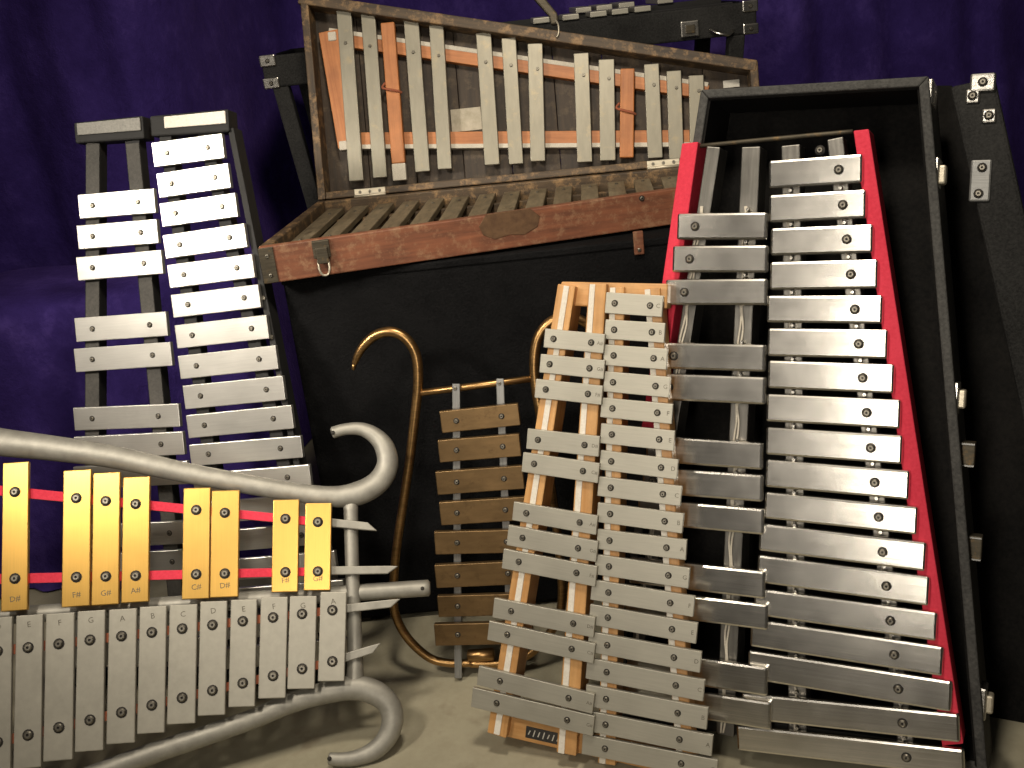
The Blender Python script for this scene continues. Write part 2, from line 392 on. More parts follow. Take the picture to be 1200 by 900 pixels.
# ------------------------------------------------------------------ the wooden case with its glockenspiel
def wooden_case():
    yaw = -.107; a, b, h, L, op = .289, .130, .044, .621, .30
    P0 = Vector((-.274, 1.226, .492)); cy, sy = math.cos(yaw), math.sin(yaw)
    e1, e2, e3 = Vector((cy, sy, 0)), Vector((-sy, cy, 0)), Vector((0, 0, 1))
    r = thing('cased_glockenspiel', 'old wooden trapezoid glockenspiel case lying open on black trunk, metal bars in lid and tray', 'glockenspiel', Matrix.Translation(P0))
    tr = Frame(P0, e1, e2)                                  # tray: x along, y back, z up
    F0, F1, B0, B1 = Vector((0, 0)), Vector((L, a - b)), Vector((0, a)), Vector((L, a)); t = .011
    d = (F1 - F0).normalized(); n = Vector((-d.y, d.x))
    prism('tray_floor', tr, [F0 + Vector((t, t)), F1 + Vector((-t, t)), B1 - Vector((t, t)), B0 + Vector((t, -t))], .001, .008, 'lid_wood', r, 0)
    fw = prism('front_board', tr, [F0, F1, F1 + n * t, F0 + n * t], 0, h, 'red_wood', r, .0016)
    prism('side_board', tr, [F0 + n * t + Vector((0, .0005)), Vector((t, t * 1.3 + .004)), Vector((t, a - .0005)), Vector((0, a - .0005))], 0, h - .0004, 'rim_wood', r, .0015, align=1)
    prism('side_board', tr, [F1 + n * t + Vector((-t, .0)), F1 + n * t + Vector((.002, 0)), Vector((L, a - .0005)), Vector((L - t, a - .0005))], 0, h - .0004, 'rim_wood', r, .0015, align=1)
    prism('back_board', tr, [B0 + Vector((t, -t)), B1 + Vector((-t, -t)), B1 + Vector((-t, 0)), B0 + Vector((t, 0))], 0, h - .0006, 'rim_wood', r, .0015)
    # ledges and bars in the tray
    for fb in (.22, .78):
        p = Vector((t, fb * a)); q = Vector((L - t, (a - b) + fb * b))
        strip('rail', tr, p, q, .010, .010, .008, .026, 'rim_wood', r, .001)
    n_b = 17
    for i in range(n_b):
        x = .030 + (L - .055) * i / (n_b - 1); y0 = (a - b) * x / L + .017 + random.uniform(-.001, .002); y1 = a - .020
        o = strip('bar', tr, (x, y0), (x + random.uniform(-.001, .001), y1), .0225, .0225, .0262, .0345, 'tray_steel', r, .001)
        for fb in (.22, .78): place(SCREW['tiny'], 'screw', tr, o, (x, fb * a + (1 - fb) * (a - b) * x / L), .0343)
    # hardware on the front board
    ff = Frame(tr.M @ Vector((0, 0, 0)), tr.M.to_3x3() @ Vector((d.x, d.y, 0)), (0, 0, 1))
    pl = box('corner_plate', ff, -.001, .016, .001, h - .001, -.002, .0016, 'iron', r, .0006)
    for yy in (.01, .033): place(SCREW['tiny'], 'screw', ff, pl, (.008, yy), .0016)
    c = ff.px(378, 300)
    la = box('latch', ff, c.x - .010, c.x + .010, h - .022, h - .001, -.001, .004, 'iron', r, .001)
    box('hasp', ff, c.x - .007, c.x + .007, h - .028, h - .009, .0042, .0075, 'iron', la, .001)
    tube('hasp_loop', ff, [(c.x - .006, h - .024, .005, .0014), (c.x - .006, h - .034, .008, .0014), (c.x - .003, h - .041, .008, .0014), (c.x + .003, h - .041, .008, .0014), (c.x + .006, h - .034, .008, .0014), (c.x + .006, h - .024, .005, .0014)], 'hinge', la, 3, 6)
    c = ff.px(597, 255)
    hp = prism('handle_plate', ff, [(c.x - .034, .021), (c.x - .02, .014), (c.x - .002, .017), (c.x + .016, .0145), (c.x + .033, .022), (c.x + .037, .034), (c.x + .026, h + .001), (c.x - .028, h + .001), (c.x - .038, .032)], -.001, .0008, 'leather', r, .0004)
    c = ff.px(752, 232)
    place(SCREW['small'], 'screw', ff, r, (c.x, h - .006), .0)
    # the lid stands open, leaning back
    up = (e2 * math.sin(op) + e3 * math.cos(op))
    ld = Frame(tr.M @ Vector((0, a + .0015, h + .0005)), e1, up)
    D = .040; T0, T1 = Vector((0, a)), Vector((L, b))
    dt = (T1 - T0).normalized(); nt_ = Vector((dt.y, -dt.x))
    nb = 9
    for i in range(nb):                                     # back of the lid in upright boards
        x0 = .002 + (L - .004) * i / nb; x1 = .002 + (L - .004) * (i + 1) / nb - .0009
        f = lambda x: a + (b - a) * x / L - .004
        prism('lid_board', ld, [(x0, .004), (x0, f(x0)), (x1, f(x1)), (x1, .004)], -D - random.uniform(0, .0006), -D + .007 + random.uniform(0, .0008), 'lid_wood', r, .0006)
    prism('lid_side_board', ld, [(0, .0), (t, .0), (t, a - t - .004), (0, a - .0005)], -D, 0, 'rim_wood', r, .0015, align=1)
    prism('lid_side_board', ld, [(L - t, 0), (L, 0), (L, b - .0006), (L - t, b - t * .6)], -D, 0, 'rim_wood', r, .0015, align=1)
    prism('lid_top_board', ld, [T0, T0 + nt_ * (t + .004), T1 + nt_ * (t + .004), T1], -D, .0006, 'rim_wood', r, .0015, align=3)
    prism('lid_bottom_board', ld, [(t + .0003, 0), (L - t - .0003, 0), (L - t - .0003, .010), (t + .0003, .010)], -D, -.0006, 'rim_wood', r, .0015)
    # keyboard frame in the lid: two rails, end block, cross pieces
    zb = -.010
    up_l = [(385, 44), (830, 108)]; lo_l = [(400, 163), (830, 160)]
    for l, (w, wf) in ((up_l, (15, 5)), (lo_l, (15, 5))):
        stripx('rail', ld, l[0], l[1], w, w, zb - .024, zb - .0095, 'orange_wood', r)
        s = -1 if l is up_l else 1
        stripx('felt_strip', ld, (l[0][0], l[0][1] + s * 9), (l[1][0], l[1][1] + s * 9), wf, wf, zb - .022, zb - .0088, 'cord', r)
    for k, (x, y) in enumerate(((389, 42), (402, 170))): 
        q = ld.px(x, y, zb); box('felt_pad', ld, q.x - .006, q.x + .006, q.y - .007, q.y + .006, zb - .008, zb + .001, 'cord', r, .002)
    stripx('end_block', ld, (385, 36), (408, 172), 24, 24, zb - .030, zb - .001, 'orange_wood', r, .001)
    W = [((393.5, 410.5, 5), (409, 426, 212)), ((422.5, 438.8, 12), (437, 453.5, 208)), ((472.7, 490, 21), (486.5, 503.9, 201)), ((502.8, 519.3, 29), (513, 529.5, 198)), ((557.5, 575.3, 38), (568, 585.5, 193)), ((587.3, 604.7, 44), (596.7, 613, 192)), ((617.9, 636, 50.7), (622, 638.7, 188.8)), ((672, 689.9, 62), (676.8, 694, 189.9)), ((701.3, 720, 69.3), (703.5, 721.3, 188)), ((754.7, 772, 74.7), (759.2, 776.8, 185)), ((780.5, 798.7, 82.7), (784.8, 801, 186)), ((807, 824.8, 88), (809, 826, 184))]
    for i, (tp, bt) in enumerate(W):
        q = [(tp[0], tp[2]), (tp[1], tp[2]), (bt[1], bt[2]), (bt[0], bt[2])]
        o, *_ = bar(ld, q, zb + random.uniform(-.0006, .0006), .0085, 'old_steel', r, vertical=True)
        xc = (tp[0] + tp[1]) / 2 + 3; yl = 50 + (xc - 403) * (108 - 52) / (816 - 403)
        place(SCREW['tiny'], 'screw', ld, o, ld.px(xc, yl, zb), zb + .0003)
    for tp, bt in (((446, 461.5, 26), (458.5, 475, 191)), ((727.2, 743.5, 80), (725.9, 742.7, 184.5))):
        q = [(tp[0], tp[2]), (tp[1], tp[2]), (bt[1], bt[2]), (bt[0], bt[2])]
        o, A, dd, LL, WW = bar(ld, q, zb + .003, .010, 'orange_wood', r, name='cross_piece', vertical=True, bev=.0015)
        if tp[0] < 500:
            strip('pale_end', ld, A - dd * .024, A - dd * .0004, WW, WW, zb - .006, zb + .003, 'cord', o, .001)
        m = A + dd * LL * .52; nn = Vector((-dd.y, dd.x))
        tube('elastic_band', ld, [(*(m - nn * WW * .62 - dd * .004), zb, .0018), (*(m - nn * WW * .3 - dd * .002), zb + .005, .0018), (*(m + nn * WW * .3 + dd * .001), zb + .005, .0018), (*(m + nn * WW * .75 + dd * .005), zb + .001, .0018), (*(m + nn * WW * .55 + dd * .012), zb - .003, .0018)], 'elastic', o, 4, 6)
    # label papers and hinge
    q0, q1 = ld.px(530, 155, -.031), ld.px(563, 125, -.031)
    box('paper_label', ld, q0.x, q1.x, q0.y, q1.y, -.0318, -.031, 'paper', r, 0)
    q = ld.px(857, 98, -.031); box('paper_label', ld, q.x - .011, q.x + .011, q.y - .005, q.y + .005, -.0318, -.031, 'white_ink', r, 0)
    for hx in (434, 780):
        q0 = ld.px(hx, 228, 0)
        hg = box('hinge', ld, q0.x - .022, q0.x + .022, .0005, .0095, -.0004, .0015, 'hinge', r, .0004)
        for k in (-1, 0, 1): place(SCREW['tiny'], 'screw', ld, hg, (q0.x + k * .014, .005), .0014)
        tube('knuckle', ld, [(q0.x - .022, -.0005, .0015, .0022), (q0.x + .022, -.0005, .0015, .0022)], 'hinge', hg, 2, 8)
    # catch on the upper edge of the lid
    fc = T0 + (T1 - T0) * .50
    q = ld.px(648, 14, -.01)
    ct = prism('catch', ld, [(q.x - .030, q.y + .028), (q.x - .012, q.y + .024), (q.x + .006, q.y - .002), (q.x + .006, q.y - .016), (q.x - .004, q.y - .016), (q.x - .006, q.y - .004)], -.022, -.012, 'iron', r, .002)
    tube('catch_loop', ld, [(q.x + .002, q.y - .012, -.006, .0013), (q.x + .006, q.y - .02, .0, .0013), (q.x + .006, q.y - .032, .0025, .0013), (q.x + .003, q.y - .038, .0025, .0013)], 'hinge', ct, 3, 6)
wooden_case()

# ------------------------------------------------------------------ black case on a stand behind
def rear_case():
    r = thing('instrument_case', 'low black case on thin black legs behind the wooden case lid', 'case', Matrix.Translation((.05, 1.8, 0)))
    fr = Frame((-.318, 1.675, 0), (1, 0, 0), (0, 1, 0)); W_, D_ = .745, .27; z0, z1 = .685, .731
    t = .012
    box('case_floor', fr, t, W_ - t, t, D_ - t, z0 + .001, z0 + .006, 'tolex', r, 0)
    box('front_side', fr, 0, W_, 0, t, z0, z1, 'tolex_grey', r, .003); box('back_side', fr, 0, W_, D_ - t, D_, z0, z1, 'tolex', r, .003)
    box('end_side', fr, 0, t, t, D_ - t, z0, z1 - .0006, 'tolex', r, .002); box('end_side', fr, W_ - t, W_, t, D_ - t, z0, z1 - .0006, 'tolex', r, .002)
    ff = Frame(fr.o, (1, 0, 0), (0, 0, 1))
    for x0, x1 in ((-.002, .022), (W_ - .022, W_ + .002)):
        for ya, yb in ((z0 - .001, z0 + .015), (z1 - .015, z1 + .002)):
            k = box('corner_plate', ff, x0, x1, ya, yb, -.018, .003, 'chrome', r, .002)
            place(SCREW['small'], 'screw', ff, k, ((x0 + x1) / 2, (ya + yb) / 2), .003)
    q = ff.px(808, 34); lt = box('latch', ff, q.x - .014, q.x + .014, q.y - .012, q.y + .012, -.001, .005, 'chrome', r, .002)
    box('catch', ff, q.x - .007, q.x + .007, q.y - .006, q.y + .006, .005, .009, 'iron', lt, .001)
    q = ff.px(844, 36); tube('handle_loop', ff, [(q.x - .016, q.y + .004, .002, .003), (q.x - .006, q.y - .003, .012, .003), (q.x + .008, q.y - .006, .012, .003), (q.x + .018, q.y - .002, .002, .003)], 'chrome', r, 4, 8)
    for row, (dy, zt, segs) in enumerate(((.018, .741, [(662, 684), (695, 720), (728, 752), (755, 776), (780, 804)]), (.095, .7475, [(712, 735), (737, 759), (763, 785), (808, 831)]))):
        for x0, x1 in segs:
            yy = 1.675 + dy
            X = [(((x - 600) / FPX) * (yy * .94 + .02) + .012) for x in (x0, x1)]
            m = (X[0] + X[1]) / 2 + .318
            box('bar', fr, m - .0125, m + .0125, dy, dy + (.070 if row == 0 else .12), zt - .008, zt, 'alu_mini', r, .001)
        strip('rail', fr, (.28, dy + .012), (W_ - .03, dy + .012), .012, .012, z0 + .006, zt - .0085, 'black_metal', r)
    for x in (.022, W_ - .03):
        for y, dx in ((.012, 0), (D_ - .02, .0)):
            o = link('leg', None, Matrix(), None); bpy.data.objects.remove(o)
            lf = Frame(fr.M @ Vector((x, y, 0)), (1, 0, 0), (0, 0, 1))
            s = 1 if x < .3 else -1
            prism('leg', lf, [(-.012 + s * .075, 0), (.012 + s * .075, 0), (.012, z0), (-.012, z0)], -.012, .012, 'tolex_grey', r, .002, align=1)
rear_case()

# ------------------------------------------------------------------ silver glockenspiel on a black frame
NAT = 'CBAGFEDCBAGFEDCBAG'; ACC = ['A#', 'G#', 'F#', 'D#', 'C#', 'A#', 'G#', 'F#', 'D#', 'C#', 'A#', 'G#']
def left_glock():
    fr = standing(230, 806, .18, -.09)
    r = thing('glockenspiel', 'silver glockenspiel with white lit bars on a black frame, against purple curtain', 'glockenspiel', Matrix.Translation(fr.o))
    nat = [[(177.3, 167.3), (260.5, 155.9), (262.7, 185.2), (180.5, 195.9)], [(182.7, 203.3), (267.5, 190.8), (270.1, 219.9), (186.7, 232.1)], [(186.7, 238.5), (275.5, 225.5), (278.7, 254), (189.9, 266)], [(190.1, 275.9), (286.1, 261.2), (289.9, 290), (194.1, 303.3)], [(195.5, 310.5), (296, 297.2), (297.9, 325.5), (198.7, 338)], [(200, 345), (303, 333.5), (305.3, 360), (202.7, 373.3)], [(204.8, 381.3), (312, 368.8), (315.2, 396.8), (207.2, 408.8)], [(208.5, 417.3), (322.7, 404.5), (326.1, 432.5), (211.2, 444.5)], [(213.9, 452), (331.5, 440.5), (334.1, 468.5), (216.8, 480)], [(218.1, 486.7), (341.3, 474.7), (344, 502.1), (220.5, 513.9)], [(221.9, 521.9), (352, 510.1), (355.2, 536.8), (223.5, 546)]]
    for k in range(11, 18):
        p = nat[-1]; nat.append([(p[0][0] + 4.1, p[0][1] + 34.2), (p[1][0] + 10.0, p[1][1] + 33.8), (p[2][0] + 10.0, p[2][1] + 33.6), (p[3][0] + 4.1, p[3][1] + 34.2)])
    acc = [[(90.7, 228.1), (179.2, 220.7), (183.5, 249.2), (93.3, 256.7)], [(89.3, 264.1), (183.2, 256.7), (186.1, 284.7), (92, 292.7)], [(88.5, 301.5), (188.8, 292.7), (191.2, 320.7), (91.5, 329.2)], [(87.2, 372.5), (194.1, 365.3), (196.8, 393.3), (88.8, 401.3)], [(86.1, 408.8), (199.2, 400.8), (201.9, 428.5), (88.8, 436.5)], [(85.3, 477.9), (208.8, 473.3), (211.2, 500), (87.5, 504.8)], [(87, 512), (214.1, 505.9), (216, 532.5), (88, 539)]]
    for dy in (35, 70, 34, 70, 34):
        p = acc[-1]; acc.append([(x + (-.02 if i in (0, 3) else .155) * dy, y + dy - (0 if i in (0, 3) else .6)) for i, (x, y) in enumerate(p)])
    zt = .030
    nl = [((196.5, 179), (244.8, 532.5)), ((242.7, 173), (328, 526))]; al = [((108.5, 240.7), (108, 490)), ((161.3, 235.3), (185.3, 487.5))]
    ext = lambda l, y: (on_line(l, y=y), y)
    for l, w in ((nl[0], 15), (nl[1], 15), (al[0], 17), (al[1], 17)):
        y0 = 152 if l in nl else 152
        stripx('rail', fr, ext(l, y0), ext(l, 800), w, w + 2, .004, zt - .0095, 'black_metal', r)
        stripx('felt_strip', fr, ext(l, 168 if l in al else y0 + 6), ext(l, 795), w - 2, w, zt - .0094, zt - .0080, 'tape' if l in al else 'black_metal', r, 0)
    # frame side rail at the right, with screw heads
    sr = stripx('side_rail', fr, (270, 150), (398, 800), 7, 8, -.002, zt - .008, 'black_metal', r)
    a, b = fr.px(270, 150, .022), fr.px(398, 800, .022)
    for k in range(9): place(SCREW['small'], 'screw', fr, sr, a.lerp(b, .30 + .07 * k), zt - .008)
    stripx('end_rail', fr, (84, 795), (402, 795), 16, 16, -.012, .004, 'black_metal', r)
    # the two end pieces with pale felt tops
    for p, q, x0 in (((87, 156), (168, 149), 0), ((176, 148), (268, 141), 1)):
        stripx('end_piece', fr, p, q, 22, 24, .0, .026, 'black_metal', r, .002)
        pp = (p[0] + (3 if x0 == 0 else 16), p[1] - 4.5); qq = (q[0] - 4, q[1] - 4.0)
        stripx('felt_pad', fr, pp, qq, 12.5, 13.5, .0262, .0282, 'cap_felt' if x0 == 0 else 'white_felt', r, .0008)
    for i, q in enumerate(nat):
        o, *_ = bar(fr, q, zt, .0075, 'alu_left', r, bev=.0008); screws(fr, o, q, nl, zt, 'small')
    for i, q in enumerate(acc):
        o, *_ = bar(fr, q, zt, .0075, 'alu_left', r, bev=.0008); screws(fr, o, q, al, zt, 'small')
left_glock()

# ------------------------------------------------------------------ brass lyre
def brass_lyre():
    fr = standing(540, 796, .10, -.17)
    r = thing('bell_lyre', 'small bell lyre of brown bronze bars in a curled brass tube frame', 'bell lyre', Matrix.Translation(fr.o))
    z = .0
    P = lambda x, y, rr: (*fr.px(x, y, z), z, rr * .00106)
    L_ = [(415, 427, 3.0), (420, 415, 4.6), (428, 403, 5.2), (442, 392, 5.6), (460, 389, 5.8), (477, 398, 5.8), (488, 418, 5.8), (490, 450, 5.6), (486, 490, 5.5), (480, 540, 5.4), (471, 600, 5.3), (464, 650, 5.2), (461, 695, 5.2), (464, 722, 5.2), (478, 748, 5.2), (502, 770, 5.0), (525, 777, 4.8), (552, 777, 4.6)]
    tube('frame_tube', fr, [P(*p) for p in L_], 'brass_tube', r)
    bl = P(415, 427, 3); tube('frame_tip', fr, [(bl[0], bl[1], 0, .003), (bl[0] - .002, bl[1] - .006, 0, .0022)], 'brass_tube', r, 2, 8)
    R_ = [(712, 415, 3.5), (702, 393, 5.2), (684, 377, 5.6), (663, 371, 5.8), (643, 379, 5.8), (630, 398, 5.8), (626, 425, 5.6), (628, 455, 5.5), (634, 490, 5.5), (641, 540, 5.4), (650, 600, 5.3), (656, 650, 5.2), (659, 695, 5.2), (655, 722, 5.2), (640, 748, 5.2), (618, 768, 5.0), (592, 777, 4.8), (552, 778, 4.6)]
    tube('frame_tube', fr, [P(*p) for p in R_], 'brass_tube', r)
    a, b = P(489, 461, 4), P(628, 443, 4)
    tube('cross_rod', fr, [(*a[:2], 0, .0042), (*b[:2], 0, .0042)], 'brass_tube', r, 2, 12)
    c = fr.px(561, 768); tube('socket', fr, [(c.x - .012, c.y, .0, .008), (c.x + .018, c.y + .001, .0, .008)], 'brass_tube', r, 2, 12)
    q = [[(514.1, 482.7), (607.2, 472.5), (609.9, 498.7), (518.7, 507.5)], [(512.5, 516.5), (608.8, 508), (610.7, 535.2), (515.2, 541.9)], [(510.1, 553.3), (612, 545.3), (615, 573.3), (512.5, 580)], [(514.7, 588.8), (617, 582.0), (618, 609.7), (516.5, 616)], [(508, 622.7), (619, 621.2), (620, 647), (510.7, 650.7)], [(508.8, 661.9), (621, 657.5), (622, 684), (511.5, 689.9)], [(512, 698), (622, 696), (623, 720), (513.9, 724)], [(508.5, 731.5), (625, 729), (625, 754.5), (510, 757.3)]]
    zt = .018; ll = [((534.7, 492), (536.5, 742.7)), ((587.5, 487), (598, 740))]
    for l, y0 in zip(ll, (450, 444)):
        st = stripx('strap', fr, (on_line(l, y=y0), y0), (on_line(l, y=795), 795), 9, 9, .004, .0072, 'strap', r, .0005)
        c = fr.px(on_line(l, y=y0 + 4), y0 + 4); place(SCREW['tiny'], 'screw', fr, st, c, .0072)
    for qq in q:
        o, *_ = bar(fr, qq, zt, .0075, 'bronze', r, bev=.001); screws(fr, o, qq, ll, zt, 'small')
        for l in ll:
            y = sum(p[1] for p in qq) / 4; c = fr.px(on_line(l, y=y), y)
            place(SCREW['pin'], 'spacer', fr, o, c, .0)
brass_lyre()

# ------------------------------------------------------------------ aluminium lyre on its side
def alu_lyre():
    fr = standing(425, 899, -.10, .22)
    r = thing('bell_lyre', 'grey aluminium bell lyre lying on its side, gold sharps above silver naturals on red rails', 'bell lyre', Matrix.Translation(fr.o))
    z = .0
    P = lambda x, y, rr: (*fr.px(x, y, z), z, rr * .00094)
    U_ = [(-170, 505, 18), (-60, 508, 18), (0, 518, 17), (60, 525, 15.5), (130, 535, 14), (213, 553, 12.5), (293, 568, 12), (347, 577, 11.5), (390, 582, 13), (420, 578, 15), (443, 565, 14.5), (454, 545, 13.5), (451, 525, 12.5), (440, 511, 10.5), (424, 503, 8.5), (405, 503, 7.5), (390, 507, 7.5)]
    D_ = [(-60, 968, 13), (20, 940, 12), (100, 912, 12), (175, 884, 12), (250, 859, 11.5), (300, 841, 11.5), (340, 824, 12), (380, 812, 13), (415, 806, 14.5), (440, 812, 14.5), (456, 826, 13.5), (460, 845, 13), (453, 865, 12), (438, 880, 11), (418, 888, 9), (400, 890, 8), (386, 889, 7)]
    for pts in (U_, D_):
        o = tube('frame_arm', fr, [P(*p) for p in pts], 'cast', r, 6, 18, .8)
        e = pts[-1]; c = fr.px(e[0], e[1], .0055)
        tube('eye_hole_shade', fr, [(c.x, c.y, .0045, .0024), (c.x, c.y, .0066, .0024)], 'rubber', o, 2, 10)  # dark stub in place of an opening, its shade put into the colour
    tube('cross_bar', fr, [P(411, 590, 9), P(412, 640, 8.5), P(414, 700, 8.5), P(416, 760, 9), P(416, 804, 11)], 'cast', r, 4, 14, .8)
    ct = tube('centre_tube', fr, [(*fr.px(502, 689, -.006), -.006, .0095), (*fr.px(410, 695, -.006), -.006, .0095), (*fr.px(-170, 733, -.006), -.006, .0095)], 'cast', r, 4, 16)
    c = fr.px(495, 689.5, .004); tube('pin_hole_shade', fr, [(c.x, c.y, .002, .0022), (c.x, c.y, .0042, .0022)], 'rubber', ct, 2, 10)  # solid dark stub, coloured like the shaded inside of a hole
    rails = [((17, 576.5), (345, 609)), ((17, 678), (355, 670)), ((32, 759), (390, 715)), ((30, 862), (390, 775))]
    zt = .022
    tips = [(443, 619), (467, 668), (470, 706), (448, 757)]
    for l, tp in zip(rails, tips):
        e = (388, on_line(l, x=388)) ; s = (-60, on_line(l, x=-60))
        o = stripx('rail', fr, s, e, 12, 10, .003, zt - .0072, 'cast', r)
        stripx('felt_strip', fr, s, (384, on_line(l, x=384)), 12.5, 10.5, zt - .0071, zt - .0052, 'red_felt' if l in rails[:2] else 'elastic', o, .0004)
        a, b = fr.px(*e), fr.px(*tp); d = (b - a).normalized(); n = Vector((-d.y, d.x))
        s_ = 1 if tp is tips[0] else -1
        tip = prism('rail_tip', fr, [a - n * .0048, b - d * .012 - n * .0045, b + n * (-.004 if s_ > 0 else .004), b - d * .012 + n * .0045, a + n * .0048], .004, .012, 'cast', r, .001)
    gold = [(2, 33, 541, 716), (73, 106, 550, 711), (108, 140, 553, 709), (143, 175, 558, 706), (214, 246, 571, 702), (247, 280, 574, 700), (319, 350, 585, 694), (357, 388, 589, 692), (-105, -72, 524, 726), (-70, -36, 530, 722)]
    gn = ['D#', 'F#', 'G#', 'A#', 'C#', 'D#', 'F#', 'G#', 'A#', 'C#']
    for (x0, x1, y0, y1), nt_ in zip(gold, gn):
        q = [(x0 + 1, y0), (x1 + 1, y0 + 1), (x1 - 1, y1), (x0 - 1, y1)]
        o, *_ = bar(fr, q, zt, .006, 'gold', r, vertical=True, bev=.001); screws(fr, o, q, rails[:2], zt, 'lyre', True)
        g = glyph(nt_, .0085); k = link('note_stamp', g, fr.M @ Matrix.Translation((*fr.px((x0 + x1) / 2, y1 - 14, zt), zt + .0001)), o, 'ink')
    sil = [(17, 49, 721, 901), (52, 86, 719, 892), (89, 122, 716, 881), (126, 159, 714, 872), (162, 194, 711, 860), (197, 230, 709, 849), (233, 265, 705, 839), (269, 300, 703, 829), (304, 336, 700, 819), (338, 370, 699, 808), (374, 405, 694, 799), (-19, 13, 724, 912), (-55, -23, 727, 923), (-91, -59, 730, 934)]
    sn = 'EFGABCDEFGADCB'
    for (x0, x1, y0, y1), nt_ in zip(sil, sn):
        q = [(x0 + 1.5, y0), (x1 + 1.5, y0 - 1), (x1 - 1.5, y1 - 1), (x0 - 1.5, y1)]
        o, *_ = bar(fr, q, zt, .006, 'alu_lyre', r, vertical=True, bev=.001); screws(fr, o, q, rails[2:], zt, 'lyre', True)
        link('note_stamp', glyph(nt_, .0085), fr.M @ Matrix.Translation((*fr.px((x0 + x1) / 2 + 1, y0 + 11, zt), zt + .0001)), o, 'ink')
alu_lyre()

# ------------------------------------------------------------------ small glockenspiel on a pine frame
def mini():
    fr = standing(618, 872, .36, -.04)
    r = thing('glockenspiel', 'small grey glockenspiel on a pale varnished pine frame with white felt', 'glockenspiel', Matrix.Translation(fr.o))
    nat = [[(709.9, 342.1), (777.3, 346.7), (775.5, 371.5), (708.8, 367.2)], [(709.3, 374.1), (779.2, 378.7), (778.7, 401.9), (708, 397.3)], [(707.2, 403.5), (781.9, 408.8), (781.3, 433.3), (707.2, 428)], [(708, 434.7), (785.3, 442.1), (784.5, 465.9), (707.2, 459.2)], [(704.5, 465.9), (788.5, 473.3), (787.5, 497.3), (703.5, 488.8)], [(704, 496), (790.7, 504.8), (789.9, 528.8), (703.2, 519.5)], [(703.2, 527.2), (794.7, 538.7), (793.3, 561.9), (702.7, 550.7)], [(701.3, 558.1), (799.2, 569.9), (797.3, 593.3), (700, 581.3)], [(700, 588.5), (800.8, 602.1), (800, 625.3), (699.5, 612)], [(699.7, 620), (804.8, 632.5), (804, 656.8), (699.3, 643.2)], [(697.3, 649.3), (808, 665.9), (807.2, 689.9), (696.8, 673.3)], [(693.3, 679.2), (814.1, 698.7), (812.5, 723.5), (692, 702.7)], [(690.7, 708), (817.3, 729.9), (816, 755.2), (690.7, 731.5)], [(689, 740), (822.1, 763.5), (820.5, 789.3), (689, 763.5)], [(687, 771), (825.9, 796.5), (824, 822.7), (687, 795)], [(686, 802), (830, 829.3), (828, 855.5), (686, 827)], [(684, 832), (835.5, 861.9), (834, 886.7), (684, 856)], [(682, 860), (841, 891), (840, 915), (682, 884)]]
    acc = [[(638.7, 385.3), (708.8, 391.2), (707.2, 414.7), (636.5, 406.7)], [(633.3, 414.7), (708.8, 422.1), (707.2, 444.5), (632, 436.5)], [(628, 444), (706.1, 452), (704.8, 474.7), (626.1, 465.9)], [(618.1, 502.7), (702.7, 510.7), (701.3, 536), (616.5, 525.3)], [(612.5, 530.1), (702.1, 542.7), (700.8, 566.7), (611.5, 552.8)], [(601.9, 588), (700, 604), (698.7, 627.5), (600, 609.3)], [(595.2, 615.2), (700.5, 634.1), (698.7, 659.2), (594.1, 638.7)], [(589.9, 643.2), (699.2, 663.5), (697.9, 688), (588, 665.9)], [(578.7, 700.5), (697.3, 723.5), (695.5, 747.5), (577.3, 723.5)], [(572.5, 728), (697.3, 753.9), (695.5, 778.7), (571.5, 749.3)], [(560.8, 780.5), (696, 813.3), (694.7, 837.3), (558.7, 802.7)], [(553.3, 806.1), (696, 838.3), (695.2, 864), (552.5, 828)]]
    zt = .034; za = .040; th = .005
    nl = [((720.5, 354.7), (709.3, 872.5)), ((761.9, 357.9), (798.7, 894.7))]; al = [((649.3, 396), (583.5, 824.5)), ((692.8, 400), (664, 844))]
    lines = [(al[0], 334, 862, 5, .0), (al[1], 332, 884, 3, -.5), (nl[0], 336, 896, 2, -.4), (nl[1], 338, 902, 4, -.5)]
    for l, y0, y1, off, fo in lines:
        z1 = (za if l in al else zt) - th - .0012
        w = 21 if l in al else 18
        p, q = (on_line(l, y=y0) + off, y0), (on_line(l, y=y1) + off - (1 if l in al else 0), y1)
        stripx('rail', fr, p, q, w, w + 3, 0, z1, 'pine', r, .0012)
        dx = -6 if fo < -.45 else (-5 if fo < 0 else 0)
        stripx('felt_strip', fr, (p[0] + dx, p[1] + 1), (q[0] + dx, q[1] - 1), 6.5, 7.5, z1 - .0004, z1 + .001, 'white_felt', r, .0004)
    stripx('end_block', fr, (657, 344), (782, 347), 27, 27, .002, .024, 'pine', r, .0015)
    eb = stripx('end_block', fr, (580, 848), (812, 899), 24, 26, .002, .024, 'pine', r, .0015)
    pl = stripx('name_plate', fr, (616, 857.5), (660, 867.5), 13, 13, .0242, .0252, 'ink', eb, .0003)
    for k in range(7):
        x = 619 + k * 5.6; y = 858.5 + k * 1.28; s = (2.2, 3.6, 2.8, 3.8, 2.4, 3.4, 2.8)[k]
        stripx('lettering', fr, (x, y + s), (x + 2.4, y - s), 1.3, 1.1, .0253, .0255, 'white_ink', pl, 0)
    for q, nt_, ls, zz in [(q, n, nl, zt) for q, n in zip(nat, NAT)] + [(q, n, al, za) for q, n in zip(acc, ACC)]:
        o, A, d, L, W = bar(fr, q, zz, th, 'alu_mini', r, bev=.0006); screws(fr, o, q, ls, zz, 'small')
        ang = math.atan2(d.y, d.x)
        c = A + d * (L - .0045)
        link('note_stamp', glyph(nt_, .0065 if len(nt_) == 1 else .0052), fr.M @ Matrix.Translation((c.x, c.y, zz + .0001)) @ Matrix.Rotation(ang, 4, 'Z'), o, 'ink')
mini()

